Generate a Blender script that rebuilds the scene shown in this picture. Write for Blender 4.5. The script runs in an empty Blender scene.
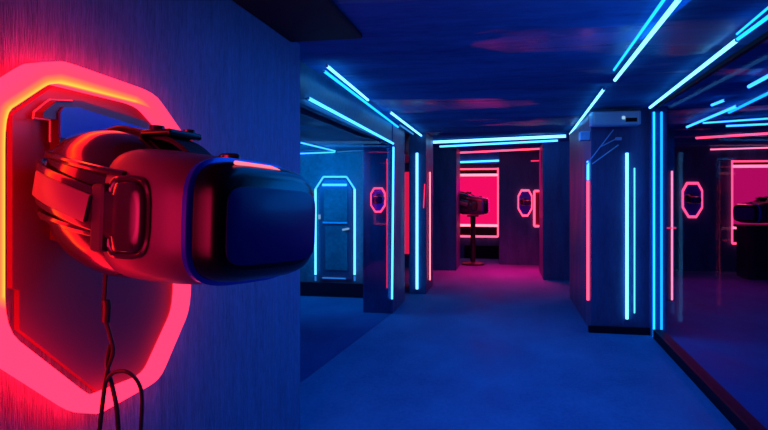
import bpy, bmesh, math, random
from mathutils import Vector, Matrix
random.seed(7)
S = bpy.context.scene
C = S.collection
# ------------------------------------------------------------------ camera
# 28 mm camera at eye height; the hall runs along +Y, the camera looks a little to its left
F = 600.0; HZ = 194.0; CX = 384.0
TH = math.atan((505 - 384) / F)
EYE = 1.5; CEIL = 2.42
R_ = Vector((math.cos(TH), math.sin(TH), 0)); F_ = Vector((-math.sin(TH), math.cos(TH), 0)); UP = Vector((0, 0, 1))
O_ = Vector((0, 0, EYE))
cam = bpy.data.objects.new('camera', bpy.data.cameras.new('camera')); C.objects.link(cam)
cam.data.sensor_width = 36; cam.data.lens = 36 * F / 768
cam.data.shift_y = -(215 - HZ) / 768
cam.location = O_; cam.rotation_euler = (math.pi / 2, 0, TH)
cam.data.clip_start = 0.02
S.camera = cam
def ray(x, y): return R_ * ((x - CX) / F) + F_ + UP * ((HZ - y) / F)
def P(x, y, d): return O_ + ray(x, y) * d                     # point at depth d
def PZ(x, y, z): r = ray(x, y); return O_ + r * ((z - EYE) / r.z)      # on a level plane
def PX(x, y, X): r = ray(x, y); return O_ + r * (X / r.x)              # on a wall along the hall
def PY(x, y, Y): r = ray(x, y); return O_ + r * (Y / r.y)              # on a wall across the hall

# ------------------------------------------------------------------ materials
def mat(name):
    m = bpy.data.materials.new(name); m.use_nodes = True
    nt = m.node_tree; nt.nodes.clear()
    out = nt.nodes.new('ShaderNodeOutputMaterial')
    return m, nt, out
def plain(name, col, rough=.5, metal=0, coat=0, spec=.5):
    m, nt, out = mat(name)
    b = nt.nodes.new('ShaderNodeBsdfPrincipled')
    b.inputs['Base Color'].default_value = (*col, 1); b.inputs['Roughness'].default_value = rough
    b.inputs['Metallic'].default_value = metal; b.inputs['Coat Weight'].default_value = coat
    b.inputs['Coat Roughness'].default_value = .08
    b.inputs['Specular IOR Level'].default_value = spec
    nt.links.new(b.outputs[0], out.inputs[0]); return m
def emis(name, col, strength):
    m, nt, out = mat(name)
    e = nt.nodes.new('ShaderNodeEmission'); e.inputs[0].default_value = (*col, 1); e.inputs[1].default_value = strength
    nt.links.new(e.outputs[0], out.inputs[0]); return m
def concrete(name, c1, c2, scale=(1, 1, 1), nscale=3, rough=(.4, .7), bump=.15, fine=60, spec=.5, fine_amt=.25, bd=.01, gloss=None):
    m, nt, out = mat(name)
    N = nt.nodes; L = nt.links
    b = N.new('ShaderNodeBsdfPrincipled'); b.inputs['Specular IOR Level'].default_value = spec
    tc = N.new('ShaderNodeTexCoord'); mp = N.new('ShaderNodeMapping'); mp.inputs['Scale'].default_value = scale
    L.new(tc.outputs['Object'], mp.inputs[0])
    n1 = N.new('ShaderNodeTexNoise'); n1.inputs['Scale'].default_value = nscale; n1.inputs['Detail'].default_value = 7; n1.inputs['Roughness'].default_value = .6
    n2 = N.new('ShaderNodeTexNoise'); n2.inputs['Scale'].default_value = fine; n2.inputs['Detail'].default_value = 4
    L.new(mp.outputs[0], n1.inputs['Vector']); L.new(mp.outputs[0], n2.inputs['Vector'])
    mx = N.new('ShaderNodeMix'); mx.data_type = 'FLOAT'; mx.inputs[0].default_value = fine_amt
    L.new(n1.outputs[0], mx.inputs[2]); L.new(n2.outputs[0], mx.inputs[3])
    cr = N.new('ShaderNodeValToRGB'); cr.color_ramp.elements[0].position = .34; cr.color_ramp.elements[1].position = .66
    cr.color_ramp.elements[0].color = (*c1, 1); cr.color_ramp.elements[1].color = (*c2, 1)
    L.new(mx.outputs[0], cr.inputs[0]); L.new(cr.outputs[0], b.inputs['Base Color'])
    mr = N.new('ShaderNodeMapRange'); mr.inputs[1].default_value = .35; mr.inputs[2].default_value = .65; mr.inputs[3].default_value = rough[0]; mr.inputs[4].default_value = rough[1]
    L.new(n1.outputs[0], mr.inputs[0]); L.new(mr.outputs[0], b.inputs['Roughness'])
    if gloss:                                # glossier patches
        n3 = N.new('ShaderNodeTexNoise'); n3.inputs['Scale'].default_value = gloss[0]; n3.inputs['Detail'].default_value = 5
        L.new(mp.outputs[0], n3.inputs['Vector'])
        g = N.new('ShaderNodeMapRange'); g.inputs[1].default_value = .56; g.inputs[2].default_value = .72; g.inputs[3].default_value = gloss[1]; g.inputs[4].default_value = gloss[2]
        L.new(n3.outputs[0], g.inputs[0]); L.new(g.outputs[0], b.inputs['Specular IOR Level'])
    bp = N.new('ShaderNodeBump'); bp.inputs['Strength'].default_value = bump; bp.inputs['Distance'].default_value = bd
    L.new(mx.outputs[0], bp.inputs['Height']); L.new(bp.outputs[0], b.inputs['Normal'])
    L.new(b.outputs[0], out.inputs[0]); return m
def glass(name, tint, refl):
    m, nt, out = mat(name); N = nt.nodes; L = nt.links
    t = N.new('ShaderNodeBsdfTransparent'); t.inputs[0].default_value = (*tint, 1)
    g = N.new('ShaderNodeBsdfGlossy'); g.inputs['Roughness'].default_value = .03
    lw = N.new('ShaderNodeLayerWeight'); lw.inputs[0].default_value = .25
    mu = N.new('ShaderNodeMath'); mu.operation = 'MULTIPLY'; mu.inputs[1].default_value = refl
    L.new(lw.outputs['Fresnel'], mu.inputs[0])
    mx = N.new('ShaderNodeMixShader'); L.new(mu.outputs[0], mx.inputs[0]); L.new(t.outputs[0], mx.inputs[1]); L.new(g.outputs[0], mx.inputs[2])
    L.new(mx.outputs[0], out.inputs[0]); return m

M = dict(
    floor=concrete('floor_concrete', (.05, .16, .36), (.10, .30, .55), (1, .6, 1), 1.6, (.42, .62), .2, 40, .003, .3),
    ceil=concrete('ceiling_concrete', (.018, .10, .27), (.045, .28, .62), (.45, 1.5, 1), 1.5, (.2, .5), .3, 14, .12, .25, gloss=(.8, .0, .13)),
    wallfg=concrete('brushed_plaster', (.075, .12, .26), (.20, .32, .58), (9, 9, .8), 4, (.55, .75), .8, 30, .3, .55, .016),
    wall=concrete('dark_plaster', (.022, .07, .19), (.05, .15, .34), (3, 3, .6), 2, (.35, .6), .2, 20, .5, .3),
    bay=concrete('blue_plaster', (.03, .12, .17), (.09, .30, .38), (1.2, 1.2, 1.2), 1.7, (.3, .55), .2, 18, .12, .3),
    dark=plain('dark_paint', (.012, .008, .022), .6, 0, 0, .1),
    black=plain('black_plastic', (.012, .012, .016), .35),
    metal=plain('dark_metal', (.10, .11, .16), .35, .9),
    grey=plain('grey_enamel', (.3, .75, 1.0), .4),
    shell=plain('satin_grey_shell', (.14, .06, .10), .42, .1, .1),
    gloss=plain('gloss_black', (.004, .003, .008), .24, 0, .12, .3),
    glossred=plain('gloss_dark_plastic', (.035, .018, .025), .16, 0, .6),
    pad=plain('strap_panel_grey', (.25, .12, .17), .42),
    foam=plain('soft_black_foam', (.03, .02, .028), .6),
    rim=plain('blue_rim', (.02, .06, .9), .25, .2, .5),
    sheen=plain('blue_sheen', (.035, .004, .26), .3, 0, .08, .2),  # blue reflection of the hall put into the base colour
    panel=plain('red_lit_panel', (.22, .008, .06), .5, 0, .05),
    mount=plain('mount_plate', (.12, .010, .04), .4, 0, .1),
    inset=plain('blue_inset', (.10, .05, 1.0), .25, 0, .4),
    pale=plain('pale_enamel', (.6, .9, 1.0), .3),
    edge=plain('pink_edge_highlight', (.8, .25, .35), .3),  # pink highlight on the plate edge put into the colour
    cable=plain('cable_rubber', (.05, .02, .03), .45),
    doorleaf=plain('door_leaf', (.06, .12, .22), .3, .3),
    cyan=emis('neon_cyan', (.02, .17, .5), 8.5),
    cyanw=emis('neon_cyan_white', (.05, .22, .45), 9),
    cyand=emis('neon_cyan_dim', (.02, .16, .42), 1.8),
    blue=emis('neon_azure', (.003, .13, .45), 7.5),
    pink=emis('neon_pink', (1.0, .042, .10), 4.0),
    pinkd=emis('neon_pink_dim', (1.0, .02, .10), 1.5),
    pinkw=emis('neon_pink_white', (1.0, .13, .19), 3.8),
    ring=emis('neon_hot_pink', (1.0, .016, .055), 3.0),
    core=emis('neon_amber', (1.0, .28, .035), 2.2),
    hot=emis('backlit_magenta', (.95, .004, .13), .95),
    redstrip=emis('backlit_red', (.9, .01, .08), .75),
    led=emis('led_pink', (1.0, .12, .17), 2.2),
    white=emis('pale_glow', (.4, .7, 1.0), .8),  # indicator, also the painted gleam on door handle and hinge
    glassr=glass('tinted_glass', (.70, .80, .95), .03),
    glassl=glass('smoked_glass', (.72, .80, .92), .05),
)

def ring_mat():
    m, nt, out = mat('neon_hot_pink_ring'); N = nt.nodes; L = nt.links
    at = N.new('ShaderNodeAttribute'); at.attribute_name = 'amber'
    cr = N.new('ShaderNodeValToRGB'); e = cr.color_ramp.elements
    e[0].position = 0; e[0].color = (1, .008, .026, 1); e[1].position = 1; e[1].color = (1, .095, .010, 1)
    k = e.new(.5); k.color = (1, .009, .020, 1); k = e.new(.78); k.color = (1, .035, .008, 1)
    L.new(at.outputs['Fac'], cr.inputs[0])
    em = N.new('ShaderNodeEmission'); em.inputs[1].default_value = 8
    pw = N.new('ShaderNodeAttribute'); pw.attribute_name = 'power'
    sp = N.new('ShaderNodeSeparateColor'); cb = N.new('ShaderNodeCombineColor')
    mr = N.new('ShaderNodeMapRange'); mr.clamp = False; mr.inputs[3].default_value = .22; mr.inputs[4].default_value = 1.25
    L.new(pw.outputs['Fac'], mr.inputs[0]); L.new(cr.outputs[0], sp.inputs[0])
    L.new(mr.outputs[0], cb.inputs[0]); L.new(sp.outputs[1], cb.inputs[1]); L.new(sp.outputs[2], cb.inputs[2])
    L.new(cb.outputs[0], em.inputs[0]); L.new(em.outputs[0], out.inputs[0]); return m
M['ring'] = ring_mat()

# ------------------------------------------------------------------ mesh helpers
def link(name, bm, m, parent=None, smooth=False):
    me = bpy.data.meshes.new(name); bmesh.ops.recalc_face_normals(bm, faces=bm.faces); bm.to_mesh(me); bm.free()
    if smooth:
        for p in me.polygons: p.use_smooth = True
        try: me.set_sharp_from_angle(angle=math.radians(42))
        except Exception: pass
    me.materials.append(M[m] if isinstance(m, str) else m)
    o = bpy.data.objects.new(name, me); C.objects.link(o)
    if parent: o.parent = parent
    return o
def empty(name, loc=(0, 0, 0), rz=0):
    o = bpy.data.objects.new(name, None); C.objects.link(o); o.location = loc; o.rotation_euler = (0, 0, rz); o.empty_display_size = .1
    return o
def tag(o, label, cat, group=None):
    o['label'] = label; o['category'] = cat
    if group: o['group'] = group
    return o
def struct(o, label=None):
    o['kind'] = 'structure'
    if label: o['label'] = label
    return o
def bx(bm, a, b, bev=0):
    a, b = Vector(a), Vector(b)
    lo = [min(a[i], b[i]) for i in range(3)]; hi = [max(a[i], b[i]) for i in range(3)]
    vs = [bm.verts.new((x, y, z)) for x in (lo[0], hi[0]) for y in (lo[1], hi[1]) for z in (lo[2], hi[2])]
    fs = []
    for f in ((0, 1, 3, 2), (4, 6, 7, 5), (0, 4, 5, 1), (2, 3, 7, 6), (0, 2, 6, 4), (1, 5, 7, 3)):
        fs.append(bm.faces.new([vs[i] for i in f]))
    if bev:
        es = list({e for f in fs for e in f.edges})
        bmesh.ops.bevel(bm, geom=es, offset=bev, segments=2, affect='EDGES', profile=.5)
    return bm
def box(a, b, bev=0): return bx(bmesh.new(), a, b, bev)
def tube(bm, pts, r, seg=10, close=False):
    pts = [Vector(p) for p in pts]; n = len(pts); rings = []
    ref = None
    for i, p in enumerate(pts):
        if close: t = (pts[(i + 1) % n] - pts[i - 1])
        else: t = pts[min(i + 1, n - 1)] - pts[max(i - 1, 0)]
        t.normalize()
        if ref is None:
            ref = Vector((0, 0, 1)) if abs(t.z) < .9 else Vector((1, 0, 0))
        a = ref - t * ref.dot(t)
        if a.length < 1e-4: a = Vector((1, 0, 0)) - t * t.x
        a.normalize(); ref = a
        b = t.cross(a)
        rr = r(i / (n - 1)) if callable(r) else r
        rings.append([bm.verts.new(p + (a * math.cos(2 * math.pi * k / seg) + b * math.sin(2 * math.pi * k / seg)) * rr) for k in range(seg)])
    for i in range(n if close else n - 1):
        A, B = rings[i], rings[(i + 1) % n]
        for k in range(seg): bm.faces.new((A[k], A[(k + 1) % seg], B[(k + 1) % seg], B[k]))
    if not close:
        bm.faces.new(list(reversed(rings[0]))); bm.faces.new(rings[-1])
    return bm
def spline(pts, n=8):
    pts = [Vector(p) for p in pts]; out = []
    for i in range(len(pts) - 1):
        p0 = pts[max(i - 1, 0)]; p1 = pts[i]; p2 = pts[i + 1]; p3 = pts[min(i + 2, len(pts) - 1)]
        for k in range(n):
            t = k / n
            out.append(.5 * ((2 * p1) + (p2 - p0) * t + (2 * p0 - 5 * p1 + 4 * p2 - p3) * t * t + (3 * p1 - p0 - 3 * p2 + p3) * t ** 3))
    out.append(pts[-1]); return out
def prism(bm, poly, nrm, h):
    nrm = Vector(nrm); a = [bm.verts.new(Vector(p)) for p in poly]; b = [bm.verts.new(Vector(p) + nrm * h) for p in poly]
    bm.faces.new(a); bm.faces.new(list(reversed(b))); n = len(a)
    for i in range(n): bm.faces.new((a[i], b[i], b[(i + 1) % n], a[(i + 1) % n]))
    return bm
def band(bm, outer, inner, nrm, h):
    nrm = Vector(nrm); n = len(outer)
    v = [[bm.verts.new(Vector(p) + nrm * k) for p in q] for q in (outer, inner) for k in (0, h)]
    o0, o1, i0, i1 = v
    for k in range(n):
        j = (k + 1) % n
        bm.faces.new((o0[k], o0[j], o1[j], o1[k])); bm.faces.new((o1[k], o1[j], i1[j], i1[k]))
        bm.faces.new((i1[k], i1[j], i0[j], i0[k])); bm.faces.new((i0[k], i0[j], o0[j], o0[k]))
    return bm
def loft(bm, rings, cap0=True, cap1=True):
    R = [[bm.verts.new(p) for p in r] for r in rings]; n = len(R[0])
    for A, B in zip(R, R[1:]):
        for k in range(n): bm.faces.new((A[k], A[(k + 1) % n], B[(k + 1) % n], B[k]))
    if cap0: bm.faces.new(list(reversed(R[0])))
    if cap1: bm.faces.new(R[-1])
    return bm
def sup(x, hy, zt, zb, n=4.0, seg=48, y0=0):
    zc = (zt + zb) / 2; hz = (zt - zb) / 2; out = []
    for k in range(seg):
        a = 2 * math.pi * k / seg; c, s = math.cos(a), math.sin(a)
        out.append(Vector((x, y0 + hy * math.copysign(abs(c) ** (2 / n), c), zc + hz * math.copysign(abs(s) ** (2 / n), s))))
    return out
def smooth_sections(keys, m=6):
    out = []
    K = [Vector(k[:2] + k[2:4]) for k in keys]
    def cr(a, b, c, d, t): return .5 * (2 * b + (c - a) * t + (2 * a - 5 * b + 4 * c - d) * t * t + (3 * b - a - 3 * c + d) * t ** 3)
    for i in range(len(keys) - 1):
        p = [keys[max(i - 1, 0)], keys[i], keys[i + 1], keys[min(i + 2, len(keys) - 1)]]
        for k in range(m):
            t = k / m; out.append([cr(p[0][j], p[1][j], p[2][j], p[3][j], t) for j in range(len(keys[0]))])
    out.append(list(keys[-1])); return out
def copy_tree(o, parent=None):
    c = o.copy(); C.objects.link(c); c.parent = parent
    for k in ('label', 'category', 'group'):
        if parent is None and k in c: del c[k]
    for ch in [x for x in bpy.data.objects if x.parent == o]: copy_tree(ch, c)
    return c

# ------------------------------------------------------------------ the setting
WX = -1.235; WEND = 3.52
struct(link('floor', box((-4.5, -1.6, -.1), (6, 15.2, 0)), 'floor'))
struct(link('ceiling', box((-1.5, -1.6, CEIL), (6, 15.2, CEIL + .12)), 'ceil'))
struct(link('wall_left', box((WX - .3, -1.6, 0), (WX, WEND, CEIL), .004), 'wallfg'))
struct(link('wall_behind', box((-1.6, -1.75, 0), (6, -1.6, CEIL)), 'wall'))
# left bay behind smoked glass
BAYZ = 2.13
bayY = (P(330, 296, 8.8)).y
struct(link('ceiling_bay', box((-4.5, WEND, BAYZ), (-1.56, 15.2, CEIL + .12)), 'bay'))
struct(link('wall_bay', box((-4.5, bayY, 0), (-1.6, bayY + .2, BAYZ)), 'bay'))
struct(link('wall_far_left', box((-4.6, WEND, 0), (-4.5, bayY, BAYZ)), 'bay'))
struct(link('wall_bay_front', box((-4.5, WEND - .25, 0), (WX - .3, WEND, CEIL)), 'wall'))
struct(link('baseboard_bay', box((-4.5, bayY - .05, 0), (-1.6, bayY, .2)), 'dark'))
# far wall
farY = P(475, 258, 14.0).y
struct(link('wall_far', box((-4.5, farY, 0), (6, farY + .2, CEIL)), 'wall'))
# pillars, from left to right
def block(name, x0, x1, d, depth, m='wall', X0=None, X1=None, top=CEIL):
    y = P((x0 + x1) / 2, 200, d).y
    a = X0 if X0 is not None else PY(x0, 200, y).x
    b = X1 if X1 is not None else PY(x1, 200, y).x
    o = struct(link(name, box((a, y, 0), (b, y + depth, top), .006), m)); return o, y, a, b
A_, AY, AX0, AX1 = block('pillar_left_near', 363, 393, 7.56, .9)
B_, BY, BX0, BX1 = block('pillar_left_middle', 409, 426, 9.0, .9)
C_, CY, CX0, CX1 = block('pillar_left_far', 431, 456.5, 11.8, 1.0)
D_, DY, DX0, DX1 = block('pillar_centre', 499, 546, 12.7, farY - P(520, 200, 12.7).y)
E_, EY, EX0, EX1 = block('pillar_right_far', 543, 600, 10.4, 1.2)
G_, GY, GX0, GX1 = block('pillar_right_near', 591, 655, 6.45, 2.2, X0=None)
struct(link('baseboard_right', box((GX0 - .03, GY - .035, 0), (GX1 - .02, GY, .075), .005), 'dark'))
struct(link('baseboard_far', box((CX1, farY - .03, 0), (DX0, farY, .3)), 'dark'))
# dark bulkhead over the plaster wall
struct(link('trim_1', box((WX, .2, CEIL - .03), (-.80, 3.35, CEIL - .001), .01), 'dark'), 'black boxed bulkhead along the ceiling above the plaster wall')
# glass along the right, room beyond it
g0 = PZ(655, 338, 0); g1 = PZ(740, 430, 0); gd = (g1 - g0).normalized()
gn = Vector((gd.y, -gd.x, 0)); gn = gn if gn.x > 0 else -gn
gE = g0 + gd * 5.6; gS = g0
def slab(p, q, z0, z1, t, m, name):
    bm = bmesh.new(); poly = [p, q, q + gn * t, p + gn * t]
    prism(bm, [Vector((v.x, v.y, z0)) for v in poly], (0, 0, 1), z1 - z0)
    return link(name, bm, m)
struct(slab(gS, gE, .09, CEIL - .03, .012, 'glassr', 'glass_right'), 'dark tinted floor to ceiling glass wall along the right')
struct(slab(gS - gn * .02, gE - gn * .02, 0, .09, .10, 'dark', 'trim_4'))
struct(slab(gS, gE, CEIL - .03, CEIL - .001, .03, 'dark', 'trim_5'))
sideY = P(700, 271, 11.7).y
struct(link('wall_side_room', box((GX1 - .02, sideY, 0), (6, sideY + .2, CEIL)), 'wall'))
struct(link('wall_right', box((6, -1.6, 0), (6.15, 15.2, CEIL)), 'wall'))
# smoked glass of the left bay
l0 = Vector((AX0 + .42, AY, 0)); l0.x = PY(392, 300, AY).x
l1 = PZ(300, 375, 0); l1 = Vector((l1.x, WEND, 0))
gd2 = (l1 - l0).normalized(); _gn = gn; gn = Vector((-gd2.y, gd2.x, 0))
if gn.x > 0: gn = -gn
struct(slab(l0, l1, .0, BAYZ - .001, .012, 'glassl', 'glass_left'), 'smoked glass partition in front of the neon framed door')
gn = _gn
struct(link('wall_header_left', box((l0.x - .06, WEND, BAYZ), (l0.x, AY + .2, CEIL)), 'bay'))

# ------------------------------------------------------------------ neon tubes
def neon(p, q, r, m, label, back, group, name='neon_tube', cat='neon light'):
    p, q, back = Vector(p), Vector(q), Vector(back).normalized(); r *= .76
    t = (q - p).normalized()
    base = (p + q) / 2
    bm = bmesh.new(); tube(bm, [p - base, q - base], r, 12)
    o = link(name, bm, m, smooth=True); o.location = base
    tag(o, label, cat, group)
    side = t.cross(back).normalized(); bk = side.cross(t).normalized()
    if bk.dot(back) < 0: bk = -bk
    bm = bmesh.new()
    a, b = p - base, q - base
    c0 = [a - side * r * .5 + bk * r * .6, a + side * r * .5 + bk * r * .6, a + side * r * .5 + bk * r * 1.25, a - side * r * .5 + bk * r * 1.25]
    prism(bm, c0, t, (b - a).length); link('mounting_channel', bm, 'metal', o)
    for e, s in ((a, -1), (b, 1)):
        bm = bmesh.new(); tube(bm, [e, e + t * s * r * .5], r * .98, 12); link('end_cap', bm, 'grey', o)
    return o
up = (0, 0, 1); zc = CEIL - .045
def cz(x, y): return PZ(x, y, zc)
g = 'cyan tubes on the hall ceiling'
neon(cz(680, -2), cz(615, 80), .016, 'cyanw', 'thick bright cyan ceiling tube at right running up to the top edge', up, g)
neon(cz(668, -6), cz(614, 70), .010, 'blue', 'thin blue ceiling tube hugging the left side of the thick bright one', up, g)
neon(cz(604, 89), cz(570, 134), .016, 'cyanw', 'short slanted cyan ceiling tube meeting the right end of the crossing tubes', up, g)
neon(cz(737, 40), cz(650, 107.5), .017, 'cyanw', 'bright cyan ceiling tube above the glass wall ending at the corner post', up, g)
neon(cz(775, 12), cz(738, 39), .013, 'blue', 'blue ceiling tube above the glass wall nearest the upper right corner', up, g)
neon(cz(800, -19), cz(737, 34), .008, 'blue', 'hair-thin blue ceiling tube beside the tube above the glass wall', up, g)
neon(cz(327, 66), cz(368, 100), .014, 'cyanw', 'short white cyan ceiling tube nearest the plaster wall', up, g)
neon(cz(324, 71), cz(398, 127), .014, 'blue', 'long blue cyan ceiling tube beside the short white one at left', up, g)
neon(cz(390, 112), cz(429, 141.5), .017, 'cyanw', 'cyan ceiling tube at left leading to the crossing tubes', up, g)
neon(cz(400, 125), cz(413, 134), .014, 'cyand', 'dim short blue ceiling tube just left of the crossing tubes', up, g)
# tubes across the hall
gx = 'tubes crossing the hall ceiling'
dB = 10.3
pb = [PZ(432, 142.2, zc), PZ(566, 136, zc)]
neon(pb[0], pb[1], .030, 'cyanw', 'long cyan tube crossing the hall ceiling, upper of the pair', up, gx)
neon(PZ(440, 146.5, zc), PZ(558, 140.5, zc), .022, 'cyan', 'long cyan tube crossing the hall, just below the brightest crossing one', up, gx)
neon(PZ(443, 153.5, zc), PZ(555, 148, zc), .022, 'pink', 'long pink tube crossing the ceiling under the cyan pair', up, gx)
struct(link('trim_6', box((CX1 - .6, farY - .5, 2.19), (DX0 + .3, farY - .42, CEIL - .001)), 'wall'))
yb = farY - .53
neon(PY(452, 162.5, yb), PY(502, 160.5, yb), .026, 'cyan', 'short pale blue tube above the pink lit panel', (0, 1, 0), gx)
neon(PY(504.5, 160.4, yb), PY(519, 159.5, yb), .020, 'pink', 'stub of pink tube continuing the pale blue tube above the pink panel', (0, 1, 0), gx)
yd = DY - .03
neon(PY(531, 161, yd), PY(542, 160.6, yd), .016, 'pinkd', 'short dim pink tube high on the pillar with the pink octagon', (0, 1, 0), gx)
# left bay
gb = 'tubes of the glazed left bay'
neon((l0.x + .02, WEND + .55, BAYZ + .05), (l0.x + .02, AY - .03, BAYZ + .0), .016, 'cyan', 'cyan tube along the top edge of the smoked glass partition', (-1, 0, 0), gb)
zb = BAYZ - .03
neon(PZ(300, 142.5, zb), PZ(335, 151, zb), .013, 'cyan', 'slanted cyan tube on the bay ceiling behind the smoked glass', up, gb)
byw = bayY - .03
neon(PY(290, 154, byw), PY(335, 152.2, byw), .013, 'cyan', 'level cyan tube at the top of the wall left of the neon framed door', (0, 1, 0), gb)
neon(PY(337, 152, byw), PY(379, 149, byw), .009, 'cyand', 'faint thin blue tube at the top of the wall above the neon framed door', (0, 1, 0), gb)
# vertical tubes
gv = 'upright tubes on the left pillars'
ya = AY - .02
neon(PY(393.5, 147, ya), PY(392, 299, ya), .016, 'cyan', 'tall cyan upright tube on the corner of the near left pillar', (0, 1, 0), gv)
neon(PY(387, 159, ya), PY(387, 288, ya), .010, 'pinkd', 'thin pink upright tube left of the tall cyan one on the near left pillar', (0, 1, 0), gv)
neon(PY(417, 153, BY - .02), PY(417, 289, BY - .02), .024, 'cyanw', 'thick bright cyan upright tube on the middle left pillar', (0, 1, 0), gv)
neon(PX(430, 172, BX1 + .02), PX(430, 280, BX1 + .02), .013, 'pinkw', 'pale pink upright tube on the right side of the middle left pillar', (-1, 0, 0), gv)
neon(PY(424.7, 184, BY - .02), PY(423.6, 208, BY - .02), .009, 'pinkd', 'short dim pink upright tube on the middle left pillar', (0, 1, 0), gv)
gr = 'upright tubes on the right pillar'
gy = GY - .02
neon(PX(588, 181, GX0 - .02), PX(588, 300, GX0 - .02), .020, 'pink', 'tall pink upright tube on the left side of the near right pillar', (1, 0, 0), gr)
neon(PX(588, 161, GX0 - .02), PX(588, 180, GX0 - .02), .018, 'cyan', 'short cyan tube capping the tall pink upright tube', (1, 0, 0), gr)
neon(PY(627, 153, gy), PY(627, 319, gy), .020, 'cyanw', 'bright white cyan upright tube in the middle of the near right pillar', (0, 1, 0), gr)
neon(PY(634.5, 168, gy), PY(634.5, 313, gy), .009, 'cyan', 'thin cyan upright tube right of the bright white one on the right pillar', (0, 1, 0), gr)
# corner post with the pair of blue tubes
pY = GY - .07
struct(link('trim_7', box((PY(651, 200, pY).x, pY, 0), (PY(667, 200, pY).x, GY + .12, CEIL - .001), .004), 'wall'), 'corner post between pillar and glass wall')
neon(PY(654, 112, pY - .02), PY(654, 337, pY - .02), .015, 'blue', 'left one of the floor to ceiling blue tube pair on the corner post', (0, 1, 0), gr)
neon(PY(661.5, 112, pY - .02), PY(661.5, 337, pY - .02), .016, 'blue', 'right one of the floor to ceiling blue tube pair on the corner post', (0, 1, 0), gr)
# side room tubes
gs = 'tubes in the room behind the glass wall'
neon(cz(687, 127), cz(737, 106), .019, 'cyan', 'cyan ceiling tube nearest the corner post behind the glass wall', up, gs)
neon(cz(712, 105), cz(725, 100), .017, 'cyan', 'very short cyan ceiling tube behind the glass wall', up, gs)
neon(cz(729, 112.5), cz(775, 90), .017, 'blue', 'blue ceiling tube slanting to the right edge behind the glass wall', up, gs)
neon(cz(749, 86.5), cz(785, 67), .019, 'cyan', 'cyan ceiling tube behind the glass wall nearest the right edge', up, gs)
neon(cz(703, 123), cz(790, 117), .014, 'cyan', 'thin level cyan ceiling tube behind the glass wall, upper one', up, gs)
neon(cz(726, 126), cz(790, 123), .017, 'cyan', 'level cyan ceiling tube behind the glass wall, lower one', up, gs)
neon(cz(696, 138), cz(790, 132), .024, 'pink', 'long pink ceiling tube behind the glass wall', up, gs)
sy = sideY - .03
neon(PY(710, 149.5, sy), PY(790, 147, sy), .018, 'pinkw', 'pale pink tube above the pink panel behind the glass wall', (0, 1, 0), gs)
qp = P(672, 300, 8.4)
struct(link('trim_8', box((qp.x - .09, qp.y + .03, 0), (qp.x + .04, qp.y + .22, CEIL - .001), .004), 'wall'), 'slim post behind the glass wall')
neon(P(672, 171, 8.4), P(672, 300, 8.4), .017, 'pinkw', 'pink upright tube on the slim post behind the glass wall', (0, 1, 0), gs)
neon(PY(663, 228, qp.y - 0), PY(676, 228, qp.y - 0), .017, 'pinkd', 'short level pink tube crossing the pink upright tube behind the glass', (0, 1, 0), gs)

# red lit strip between the left pillars
rsY = CY + .3
o = link('light_panel', box(PY(399, 172, rsY) + Vector((0, 0, 0)), PY(410, 254, rsY) + Vector((0, .05, 0))), 'redstrip')
tag(o, 'narrow glowing red upright panel seen between the left pillars', 'light panel')
struct(link('wall_passage', box((-4.5, rsY + .06, 0), (PY(432, 200, rsY).x, rsY + .2, CEIL)), 'wall'))

# ------------------------------------------------------------------ pink lit panels
def lit_panel(x0, x1, y_top, y_glow, y_bar, y_bot, Y, label):
    a = PY(x0, y_top, Y); b = PY(x1, y_bot, Y)
    root = empty('illuminated_panel', ((a.x + b.x) / 2, Y, b.z)); o = root.location
    tag(root, label, 'light panel', 'large pink lit wall panels')
    def rz(y): return PY(x1, y, Y).z - o.z
    xa, xb = a.x - o.x, b.x - o.x
    link('back_board', box((xa, -.03, rz(y_bot)), (xb, -.002, rz(y_top))), 'dark', root)
    link('glowing_face', box((xa + .02, -.045, rz(y_bar) + .02), (xb - .02, -.031, rz(y_glow))), 'hot', root)
    for y, r, m in ((y_top + 1, .018, 'pink'), (y_glow, .028, 'pinkw'), (y_bar, .028, 'pinkw'), (y_bot, .022, 'pink')):
        link('neon_bar', tube(bmesh.new(), [(xa, -.06, rz(y)), (xb, -.06, rz(y))], r, 10), m, root)
    for x in (xa, xb):
        link('neon_bar', tube(bmesh.new(), [(x, -.06, rz(y_bot)), (x, -.06, rz(y_top))], .018, 10), 'pink', root)
    return root
lit_panel(446, 498, 168, 175, 225.5, 236.5, farY, 'large pink lit wall panel framed in neon bars at the end of the hall')
lit_panel(731, 792, 160, 166, 228, 244, sideY, 'large pink lit wall panel behind the glass wall at the right edge')

# ------------------------------------------------------------------ neon framed door in the left bay
dY = bayY
droot = empty('door_1', PY(336.5, 280, dY)); struct(droot, 'dark blue door inside the cyan neon outline')
def dl(x, y, o=0): return PY(x, y, dY) - droot.location + Vector((0, o, 0))
poly = [(320, 279), (320, 190), (326, 180), (347, 180), (353, 190), (353, 279)]
link('door_leaf', prism(bmesh.new(), [dl(*p) for p in poly], (0, -1, 0), .04), 'doorleaf', droot)
bm = bmesh.new(); bx(bm, dl(325, 189, -.042), dl(348, 221, -.055)); link('upper_panel', bm, 'bay', droot)
bm = bmesh.new(); bx(bm, dl(326.5, 226, -.042), dl(348, 270, -.055)); link('lower_panel', bm, 'bay', droot)
bm = bmesh.new(); bx(bm, dl(324, 221.5, -.045), dl(348, 223.5, -.065)); link('cross_rail', bm, 'grey', droot)
bm = bmesh.new(); tube(bm, [dl(344, 229.5, -.09), dl(349.5, 228.5, -.09)], .014, 8); tube(bm, [dl(349, 228.5, -.02), dl(349, 228.5, -.09)], .016, 8); link('door_handle', bm, 'white', droot)  # bright gleam on the handle put in as glow
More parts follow.
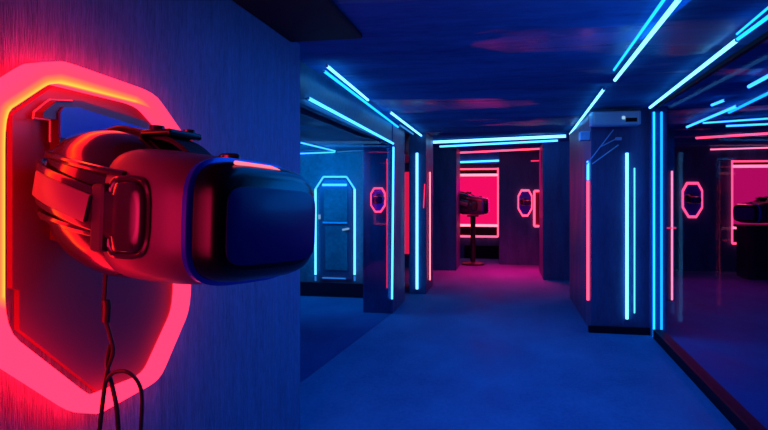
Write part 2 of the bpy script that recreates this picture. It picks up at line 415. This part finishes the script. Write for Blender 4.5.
bm = bmesh.new(); bx(bm, dl(319.6, 214.5, -.04), dl(321.4, 219, -.07)); link('hinge', bm, 'white', droot)  # glowing too, stands for a glint on the hinge
nd = empty('neon_door_outline', PY(336.5, 280, dY)); tag(nd, 'cyan neon outline with cut corners around the bay door', 'neon light')
OUT = [(317.2, 274), (317.2, 189), (325, 177), (348, 177), (356, 189), (356, 274)]
for (p, q) in zip(OUT, OUT[1:]):
    k = 'cyanw' if p[0] == q[0] else 'cyan'
    link('neon_bar', tube(bmesh.new(), [dl(*p, -.08), dl(*q, -.08)], .017 if k == 'cyanw' else .013, 10), k, nd)
link('neon_bar', tube(bmesh.new(), [dl(324, 185, -.08), dl(348, 185, -.08)], .017, 10), 'cyan', nd)
link('neon_bar', tube(bmesh.new(), [dl(324, 277, -.08), dl(347, 277.8, -.08)], .010, 10), 'cyand', nd)
for x in (317.2, 356):
    link('neon_bar', tube(bmesh.new(), [dl(x, 275.5, -.08), dl(x, 280, -.08)], .014, 10), 'cyand', nd)  # dim reflections of the upright tubes, built as short glowing bars

# ------------------------------------------------------------------ air conditioner, junction box and bracket on the right pillar
uy = GY
def ul(x, y, o): return PY(x, y, GY) + Vector((0, o, 0))
ac = empty('air_conditioner', ul(612, 127, 0)); tag(ac, 'flat grey air conditioner unit high on the near right pillar', 'air conditioner')
def al(x, y, o): return ul(x, y, o) - ac.location
link('casing', box(al(589, 127.5, -.20), al(637, 113, -.001), .012), 'grey', ac)
bm = bmesh.new(); bx(bm, al(591, 125.5, -.206), al(635, 124.6, -.2)); bx(bm, al(591, 116, -.206), al(635, 115.2, -.2)); bx(bm, al(591, 125.5, -.206), al(592, 115.2, -.2)); bx(bm, al(634, 125.5, -.206), al(635, 115.2, -.2))
link('front_frame', bm, 'pale', ac)
link('outlet_slot', box(al(622, 124, -.205), al(633, 120, -.199)), 'dark', ac)
link('indicator', box(al(618.5, 121.5, -.207), al(621.5, 118.5, -.199)), 'white', ac)
jb = tag(link('junction_box', box(PX(590, 131, GX0 - .001), PX(590, 131, GX0) + Vector((-.10, .16, -.10)), .006), 'grey'), 'small grey junction box below the left end of the air conditioner', 'box')
link('cover_plate', box(PX(590, 131, GX0) + Vector((-.09, -.004, -.012)), PX(590, 131, GX0) + Vector((-.01, .0, -.088))), 'metal', jb)
br = empty('cable_bracket', ul(612, 131, 0)); tag(br, 'thin slanted metal rods bracing below the air conditioner', 'bracket')
def bl(x, y, o): return ul(x, y, o) - br.location
for p, q in (((613, 130), (586, 165)), ((618, 145), (592, 164)), ((616, 139), (600, 147))):
    link('rod', tube(bmesh.new(), [bl(*p, -.03), bl(*q, -.03)], .006, 8), 'grey', br)
link('clamp', box(bl(615, 140.5, -.045), bl(621, 137.5, -.001), .004), 'grey', br)

# ------------------------------------------------------------------ neon octagon sign on the plaster wall
nX = Vector((1, 0, 0))
def W(x, y, off=0): return PX(x, y, WX + off)
OUTR = [(-16, 99), (40, 63), (64, 61), (155, 93), (192, 146), (191, 307), (160, 380), (92, 418), (-16, 347)]
INNR = [(5, 113), (48, 84.5), (62, 83), (149, 105), (186, 148), (186, 307), (156, 375), (95, 400), (5, 330)]
sc_ = W(95, 240); sc_.x = WX
sign = empty('neon_octagon', sc_); tag(sign, 'big hot pink neon octagon with dark panel on the plaster wall', 'neon light', 'pink neon octagons')
sl = lambda p, off=0: W(*p, off) - sc_
def rounded(poly, f=.16):
    out = []; n = len(poly)
    for i, p in enumerate(poly):
        a, b = poly[i - 1], poly[(i + 1) % n]
        q = lambda u, v, t: (u[0] + (v[0] - u[0]) * t, u[1] + (v[1] - u[1]) * t)
        s0, s1 = q(p, a, f), q(p, b, f)
        for t in (0, .25, .5, .75, 1):
            out.append(q(q(s0, p, t), q(p, s1, t), t))
    return out
RO, RI = rounded(OUTR), rounded(INNR)
bm = bmesh.new(); lay = bm.verts.layers.float.new('amber'); lay2 = bm.verts.layers.float.new('power'); rows = []
def amber_at(p):                       # the tube runs amber along the left and upper edges only
    x, y = p
    if x < 20: return 1.0 if y < 300 else max(0, 1 - (y - 300) / 20)
    return max(0, min(1, (172 - x) / 40)) if y < 150 else 0
for f in (-1, 0, .25, .5, .7, .85, .95, 1, 2):
    row = []
    for a, b in zip(RO, RI):
        t = min(max(f, 0), 1)
        v = bm.verts.new(sl((a[0] + (b[0] - a[0]) * t, a[1] + (b[1] - a[1]) * t), .075))
        if f < 0 or f > 1: v.co.x = .022
        v[lay] = amber_at(b) * t ** 1.15 if f <= 1 else 0; v[lay2] = max(0, min(1, (150 - b[0]) / 110)) + (2.0 if f < 0 else 0); row.append(v)
    rows.append(row)
for A, B in zip(rows, rows[1:] + rows[:1]):
    for k in range(len(A)): bm.faces.new((A[k], A[(k + 1) % len(A)], B[(k + 1) % len(A)], B[k]))
link('neon_diffuser', bm, 'ring', sign)
def shrink(poly, k): 
    c = (sum(p[0] for p in poly) / len(poly), sum(p[1] for p in poly) / len(poly))
    return [(c[0] + (p[0] - c[0]) * k, c[1] + (p[1] - c[1]) * k) for p in poly]
PAN = [(7, 115), (48, 86.5), (62, 85), (147, 106), (179, 148), (178, 306), (149, 370), (97, 394), (14, 329), (14, 290), (7, 288)]
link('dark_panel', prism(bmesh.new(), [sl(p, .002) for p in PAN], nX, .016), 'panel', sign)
# stepped mount plate and its glossy inset, the reflected blue put into its colour
MNT = [(33, 118), (34, 112), (49, 100), (72, 101), (140, 122), (160, 150), (160, 250), (130, 262), (50, 240), (50, 120)]
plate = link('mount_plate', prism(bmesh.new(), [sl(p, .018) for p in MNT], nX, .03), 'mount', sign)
INS = [(58, 112), (62, 107), (75, 107), (160, 134), (162, 145), (58, 138)]
link('blue_inset', prism(bmesh.new(), [sl(p, .048) for p in INS], nX, .008), 'inset', sign)
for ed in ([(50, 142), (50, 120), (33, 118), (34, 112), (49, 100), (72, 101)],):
    link('edge_highlight', tube(bmesh.new(), [sl(p, .048) for p in ed], .003, 8), 'edge', sign)  # lit edge of the mount plate drawn as a thin pink tube

# ------------------------------------------------------------------ VR headset (local x forward, y away from the camera side, z up)
K = 1.22
def make_headset():
    root = empty('vr_headset')
    def kk(p): return Vector(p) * K
    # grey shell
    keys = [(-.215, .168, .090, -.174), (-.19, .176, .090, -.177), (-.12, .181, .083, -.180), (-.05, .179, .072, -.178), (-.012, .172, .062, -.172)]
    rings = [[kk(p) for p in sup(s[0], s[1], s[2], s[3], 3.6)] for s in smooth_sections(keys)]
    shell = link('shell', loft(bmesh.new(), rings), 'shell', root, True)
    # blue rim
    rings = [[kk(p) for p in sup(x, h, t, b, 3.8)] for x, h, t, b in ((-.014, .170, .060, -.170), (-.010, .176, .066, -.176), (.0, .176, .067, -.177), (.006, .169, .060, -.170))]
    link('rim', loft(bmesh.new(), rings), 'rim', root, True)
    # visor, wraps round the front
    vk = [(.0, .167, .058, -.168), (.022, .167, .058, -.168), (.042, .165, .053, -.164), (.056, .160, .044, -.156), (.062, .148, .03, -.142)]
    rings = [[kk(p) for p in sup(s[0], s[1] - .003, s[2], s[3], 4.2, y0=-.003)] for s in smooth_sections(vk, 5)]
    visor = link('visor', loft(bmesh.new(), rings), 'gloss', root, True)
    rings = [[kk(p) for p in sup(x, h, t, b, 6, y0=.0)] for x, h, t, b in ((.058, .145, .010, -.134), (.0645, .145, .010, -.134), (.0655, .141, .006, -.130))]
    link('sheen_window', loft(bmesh.new(), rings), 'sheen', visor, True)  # blue sheen on the visor, built as a tinted plate
    pts = [kk((.046, y, .0525 - .0022 * max(0, i - 7) ** 1.3)) for i, y in enumerate([-.105 + i * .0155 for i in range(11)])]
    link('light_strip', tube(bmesh.new(), pts, .0035 * K, 8), 'led', visor)
    # rear cushion
    rk = [(-.17, .165, .080, -.168), (-.20, .171, .098, -.174), (-.25, .176, .120, -.180), (-.30, .178, .134, -.175), (-.35, .175, .138, -.156), (-.395, .160, .128, -.115), (-.425, .125, .100, -.065), (-.442, .07, .065, -.015)]
    rings = [[kk(p) for p in sup(s[0], s[1], s[2], s[3], 2.9)] for s in smooth_sections(rk)]
    cush = link('rear_cushion', loft(bmesh.new(), rings), 'glossred', root, True)
    # side band round the back
    def ribbon(pts, hw, th, n=6):
        path = spline(pts, n); rings = []
        for i, p in enumerate(path):
            t = (path[min(i + 1, len(path) - 1)] - path[max(i - 1, 0)]).normalized()
            s = t.cross(UP).normalized(); w = s.cross(t).normalized()
            h = hw(i / (len(path) - 1)) if callable(hw) else hw
            cs = [(-th, -h), (-th, h), (-th * .4, h + th * .7), (th * .4, h + th * .7), (th, h), (th, -h), (th * .4, -h - th * .7), (-th * .4, -h - th * .7)]
            rings.append([kk(p + s * a + w * b) for a, b in cs])
        return loft(bmesh.new(), rings)
    bp = [(-.15, -.186, -.050), (-.24, -.190, -.030), (-.33, -.189, -.004), (-.395, -.172, .018), (-.445, -.11, .034), (-.462, 0, .040), (-.445, .11, .034), (-.395, .172, .018), (-.33, .189, -.004), (-.24, .190, -.030), (-.15, .186, -.050)]
    bandp = [Vector(p) for p in bp]
    strap = link('head_band', ribbon(bandp, .036, .006), 'glossred', root, True)
    ip = [(-.215, -.199, -.036), (-.29, -.1995, -.015), (-.34, -.195, .0), (-.385, -.184, .014)]
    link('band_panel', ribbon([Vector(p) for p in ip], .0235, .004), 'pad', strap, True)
    lp = [(-.15, -.182, -.085), (-.24, -.186, -.076), (-.33, -.182, -.060), (-.40, -.160, -.044), (-.445, -.09, -.03), (-.458, 0, -.028)]
    link('lower_band', tube(bmesh.new(), [kk(p) for p in spline(lp, 6)], .009 * K, 8), 'glossred', strap, True)
    up_ = [(-.15, -.176, .028), (-.24, -.181, .044), (-.33, -.176, .062), (-.40, -.152, .076), (-.440, -.09, .085)]
    link('upper_band', tube(bmesh.new(), [kk(p) for p in spline(up_, 6)], .007 * K, 8), 'glossred', strap, True)
    # side pads: rounded D recess on each side
    for s in (-1, 1):
        def dpoly(gx, gz):
            out = []
            for k in range(40):
                a = 2 * math.pi * k / 40; c, sn = math.cos(a), math.sin(a)
                n = 5 if c < 0 else 3
                out.append((-.130 + (.050 + gx) * math.copysign(abs(c) ** (2 / n), c), -.050 + (.072 + gz) * math.copysign(abs(sn) ** (2 / n), sn)))
            return out
        rings = []
        for gx, gz, y in ((.004, .004, .170), (.004, .004, .184), (.0, .0, .186), (-.005, -.005, .184)):
            rings.append([kk((a, s * y, b)) for a, b in dpoly(gx, gz)])
        pad = link('side_pad', loft(bmesh.new(), rings, True, False), 'glossred', root, True)
        rings = []
        for gx, gz, y in ((-.006, -.006, .178), (-.006, -.006, .185), (-.010, -.010, .190), (-.022, -.03, .1925), (-.04, -.05, .193)):
            rings.append([kk((a, s * y, b)) for a, b in dpoly(gx, gz)])
        link('pad_cover', loft(bmesh.new(), rings), 'glossred', pad, True)
        # hinge block between shell and band
        link('hinge', box(kk((-.215, s * .165, -.115)), kk((-.178, s * .196, .012)), .008 * K), 'foam', root)
    # top strap with buckle
    tp = [(-.13, 0, .080), (-.155, 0, .098), (-.19, 0, .114), (-.25, 0, .126), (-.33, 0, .145), (-.40, 0, .132)]
    path = spline([Vector(p) for p in tp], 6); rings = []
    for i, p in enumerate(path):
        t = (path[min(i + 1, len(path) - 1)] - path[max(i - 1, 0)]).normalized(); nn = t.cross(Vector((0, 1, 0))).normalized()
        rings.append([kk(p + Vector((0, 1, 0)) * a + nn * b) for a, b in ((-.034, -.004), (-.037, 0), (-.034, .006), (.034, .006), (.037, 0), (.034, -.004))])
    ts = link('top_strap', loft(bmesh.new(), rings), 'foam', root, True)
    link('buckle', box(kk((-.255, -.050, .119)), kk((-.17, .050, .134)), .006 * K), 'gloss', ts)
    link('adjuster', tube(bmesh.new(), [kk((-.225, -.03, .130)), kk((-.225, -.03, .143))], .016 * K, 16), 'glossred', ts)
    link('adjuster', tube(bmesh.new(), [kk((-.19, .028, .130)), kk((-.19, .028, .141))], .013 * K, 16), 'glossred', ts)
    # button on the shell top
    rings = [[kk((-.055 + r * math.cos(2 * math.pi * k / 20) * 1.4, r * math.sin(2 * math.pi * k / 20), z)) for k in range(20)] for r, z in ((.018, .066), (.018, .078), (.014, .082), (.006, .083))]
    link('button', loft(bmesh.new(), rings), 'glossred', root, True)
    return root
head = make_headset()
PHI = math.radians(25)
fdir = R_ * math.cos(PHI) - F_ * math.sin(PHI)
def place_headset(o, loc, direc, scale=1):
    o.location = loc; o.rotation_euler = (0, 0, math.atan2(direc.y, direc.x)); o.scale = (scale,) * 3
hc = P(250, 194, 1.2 * K)
place_headset(head, hc, fdir); head.rotation_euler[0] = math.radians(-2.5)
tag(head, 'large dark glossy VR headset mounted in front of the big pink neon octagon', 'vr headset', 'display VR headsets')
# wall arm carrying it
bpy.context.view_layer.update()
mw = Matrix.Translation(hc) @ Matrix.Rotation(math.atan2(fdir.y, fdir.x), 4, 'Z')
pa = mw @ (Vector((-.40, .05, .03)) * K); pw = Vector((WX + .08, pa.y + .12, pa.z + .0))
arm = tag(link('wall_arm', tube(bmesh.new(), [pa, (pa + pw) / 2 + Vector((0, .03, 0)), pw], .03, 14), 'black', None, True), 'black arm holding the large headset off the wall panel', 'bracket')
link('arm_flange', tube(bmesh.new(), [pw, pw + Vector((-.018, 0, 0))], .07, 20), 'black', arm)
# cable below the headset
dc = 1.62
cab = tag(link('headset_cable', tube(bmesh.new(), spline([P(106, 270, dc), P(105, 290, dc), P(104, 312, dc), P(110, 335, dc), P(113, 352, dc), P(107, 372, dc), P(103, 400, dc), P(99, 436, dc)], 6), .0062, 8), 'cable', None, True), 'looped dark red cables hanging below the large headset', 'cable')
link('cable_strand', tube(bmesh.new(), spline([P(110, 345, dc), P(107, 365, dc), P(112, 385, dc + .01), P(117, 410, dc), P(119, 440, dc)], 6), .0062, 8), 'cable', cab, True)
link('cable_strand', tube(bmesh.new(), spline([P(106, 382, dc), P(113, 373, dc - .01), P(127, 372, dc - .02), P(138, 382, dc - .02), P(142, 400, dc - .01), P(140, 440, dc)], 6), .0055, 8), 'cable', cab, True)
link('cable_plug', tube(bmesh.new(), [P(106, 300, dc), P(107, 306, dc), P(106, 322, dc)], lambda t: .012, 10), 'cable', cab)

# ------------------------------------------------------------------ small wall octagons with headsets
def small_sign(x, y, w_px, h_px, Y, label, hlabel, hdir, hs):
    c = PY(x, y, Y); d = (c - O_).dot(F_)
    root = empty('neon_octagon', c); tag(root, label, 'neon light', 'pink neon octagons')
    hw = w_px / 2 * d / F; hh = h_px / 2 * d / F; k = .55
    oc = lambda f: [(sx * hw * f, -.0, sz * hh * f) for sx, sz in ((-1, k), (-k, 1), (k, 1), (1, k), (1, -k * .8), (k * .7, -1), (-k * .7, -1), (-1, -k * .8))]
    nn = (0, -1, 0)
    link('dark_panel', prism(bmesh.new(), oc(.90), nn, .03), 'inset', root)
    link('neon_diffuser', band(bmesh.new(), oc(1.0), oc(.86), nn, .045), 'pink', root)
    h = copy_tree(head); place_headset(h, c + Vector((0, -.16, .08)) - hdir * -.0, hdir, hs)
    h.location = P(x, y, d - .26) + hdir * (.27 * hs) + Vector((0, 0, .07 * hs))
    tag(h, hlabel, 'vr headset', 'display VR headsets')
    return root
small_sign(378.5, 200, 15, 25, AY, 'small pink neon octagon on the near left pillar', 'small headset on the near left pillar inside a pink octagon', (R_ * -.15 - F_).normalized(), .3)
small_sign(525, 203, 14, 27, DY, 'small pink neon octagon on the pillar right of the pink panel', 'small headset on the pillar right of the pink panel', (R_ * .3 - F_ * .9).normalized(), .38)
small_sign(692, 200, 19, 36, sideY, 'small pink neon octagon on the wall behind the glass', 'small headset in the octagon on the wall behind the glass', (R_ * .2 - F_).normalized(), .45)
# pink frame half hidden by the right far pillar
fr = empty('neon_sign', PY(540, 208, DY)); tag(fr, 'pink neon frame half hidden behind the far right pillar', 'neon light')
fl = lambda x, y, o=-.04: PY(x, y, DY) - fr.location + Vector((0, o, 0))
link('back_board', box(fl(534.2, 226, -.02), fl(549, 191, -.001)), 'panel', fr)
for p, q in (((534.2, 226), (534.2, 191)), ((534.2, 191), (549, 191)), ((534.2, 226), (549, 226)), ((549, 226), (549, 191))):
    link('neon_bar', tube(bmesh.new(), [fl(*p), fl(*q)], .022, 8), 'pink', fr)

# ------------------------------------------------------------------ headset stands
st = P(473, 265, 12.75); st.z = 0
stand = empty('headset_stand', st); tag(stand, 'slim black floor stand in front of the pink lit panel', 'stand')
link('base', loft(bmesh.new(), [[(r * math.cos(a * math.pi / 12), r * math.sin(a * math.pi / 12), z) for a in range(24)] for r, z in ((.24, 0), (.24, .03), (.20, .05), (.06, .07))]), 'black', stand, True)
link('pole', tube(bmesh.new(), [(0, 0, .06), (0, 0, 1.03)], .055, 14), 'black', stand, True)
link('cradle', box((-.12, -.12, 1.02), (.12, .12, 1.05), .01), 'black', stand)
h = copy_tree(head); place_headset(h, Vector((st.x, st.y, 1.33)) + R_ * .235, (R_ - F_ * .22).normalized(), 1.25)
tag(h, 'headset on the slim floor stand in front of the pink panel', 'vr headset', 'display VR headsets')
ps = P(760, 278, 10.7); ps.z = 0
ped = empty('pedestal', ps); tag(ped, 'dark square pedestal under the headset behind the glass wall', 'pedestal')
link('plinth', box((-.30, -.25, 0), (.30, .25, .90), .01), 'black', ped)
link('top_plate', box((-.34, -.29, .90), (.34, .29, .95), .01), 'black', ped)
h = copy_tree(head); place_headset(h, Vector((ps.x, ps.y, 1.24)) - R_ * .22, (-R_ - F_ * .3).normalized(), 1.2)
tag(h, 'headset on the dark pedestal behind the glass wall', 'vr headset', 'display VR headsets')

# ------------------------------------------------------------------ added fill lamps without fixtures, boosting the neon light
def area(name, loc, target, size, sy, col, power, spread=180):
    l = bpy.data.lights.new(name, 'AREA'); l.shape = 'RECTANGLE'; l.size = size; l.size_y = sy; l.color = col; l.energy = power; l.spread = math.radians(spread)
    o = bpy.data.objects.new(name, l); C.objects.link(o); o.location = loc
    d = Vector(target) - Vector(loc); o.rotation_euler = d.to_track_quat('-Z', 'Y').to_euler(); return o
BL = (.0, .19, 1.0); MG = (1.0, .0, .38); RD = (1.0, .01, .06)
area('hall_blue_fill', (.1, 4.6, 2.33), (.1, 4.6, 0), 1.2, 5.5, BL, 40)
area('front_blue_fill', (.9, 3.4, 2.3), (-1.2, 3.2, 1.2), .9, 1.6, (.0, .22, 1.0), 22)
area('hall_up_fill', (.2, 5.5, .6), (.2, 5.5, 3), 1.6, 5, (.0, .15, 1.0), 1)
area('far_blue_fill', (.5, 10.2, 2.3), (.5, 10.6, 0), 2.0, 2.5, BL, 5)
area('far_magenta_fill', (.35, farY - 2.2, 2.34), (.3, 11.5, 0), 1.6, .6, (1.0, .0, .05), 130, 92)
area('panel_magenta_fill', (-.35, farY - .25, 1.45), (-.2, 10, .3), .9, .9, MG, 6)
area('side_magenta_fill', (3.6, sideY - .4, 2.2), (3.3, 9.5, 0), 1.2, .8, (1.0, .0, .12), 16, 80)
area('side_blue_fill', (3.3, 7.0, 2.3), (3.3, 7.0, 0), 2.5, 4, BL, 8)
area('bay_cyan_fill', (-2.7, bayY - 1.2, 1.9), (-2.6, bayY, 1.3), 1.5, .6, (.0, .42, 1.0), 30)
area('headset_red_fill', P(-170, 220, 1.1), P(110, 215, 1.5), .8, .9, (1.0, .01, .10), 2.6, 60)  # added red lamp out of view, brightens the large headset
w = bpy.data.worlds.new('world'); S.world = w; w.use_nodes = True
w.node_tree.nodes['Background'].inputs[0].default_value = (.002, .008, .05, 1); w.node_tree.nodes['Background'].inputs[1].default_value = .4
S.view_settings.view_transform = 'Standard'; S.view_settings.look = 'None'; S.view_settings.exposure = 0; S.view_settings.gamma = 1
try:
    S.cycles.use_denoising = True; S.cycles.sample_clamp_indirect = 6; S.cycles.max_bounces = 8; S.cycles.transparent_max_bounces = 12
    S.cycles.caustics_reflective = False; S.cycles.caustics_refractive = False
except Exception: pass
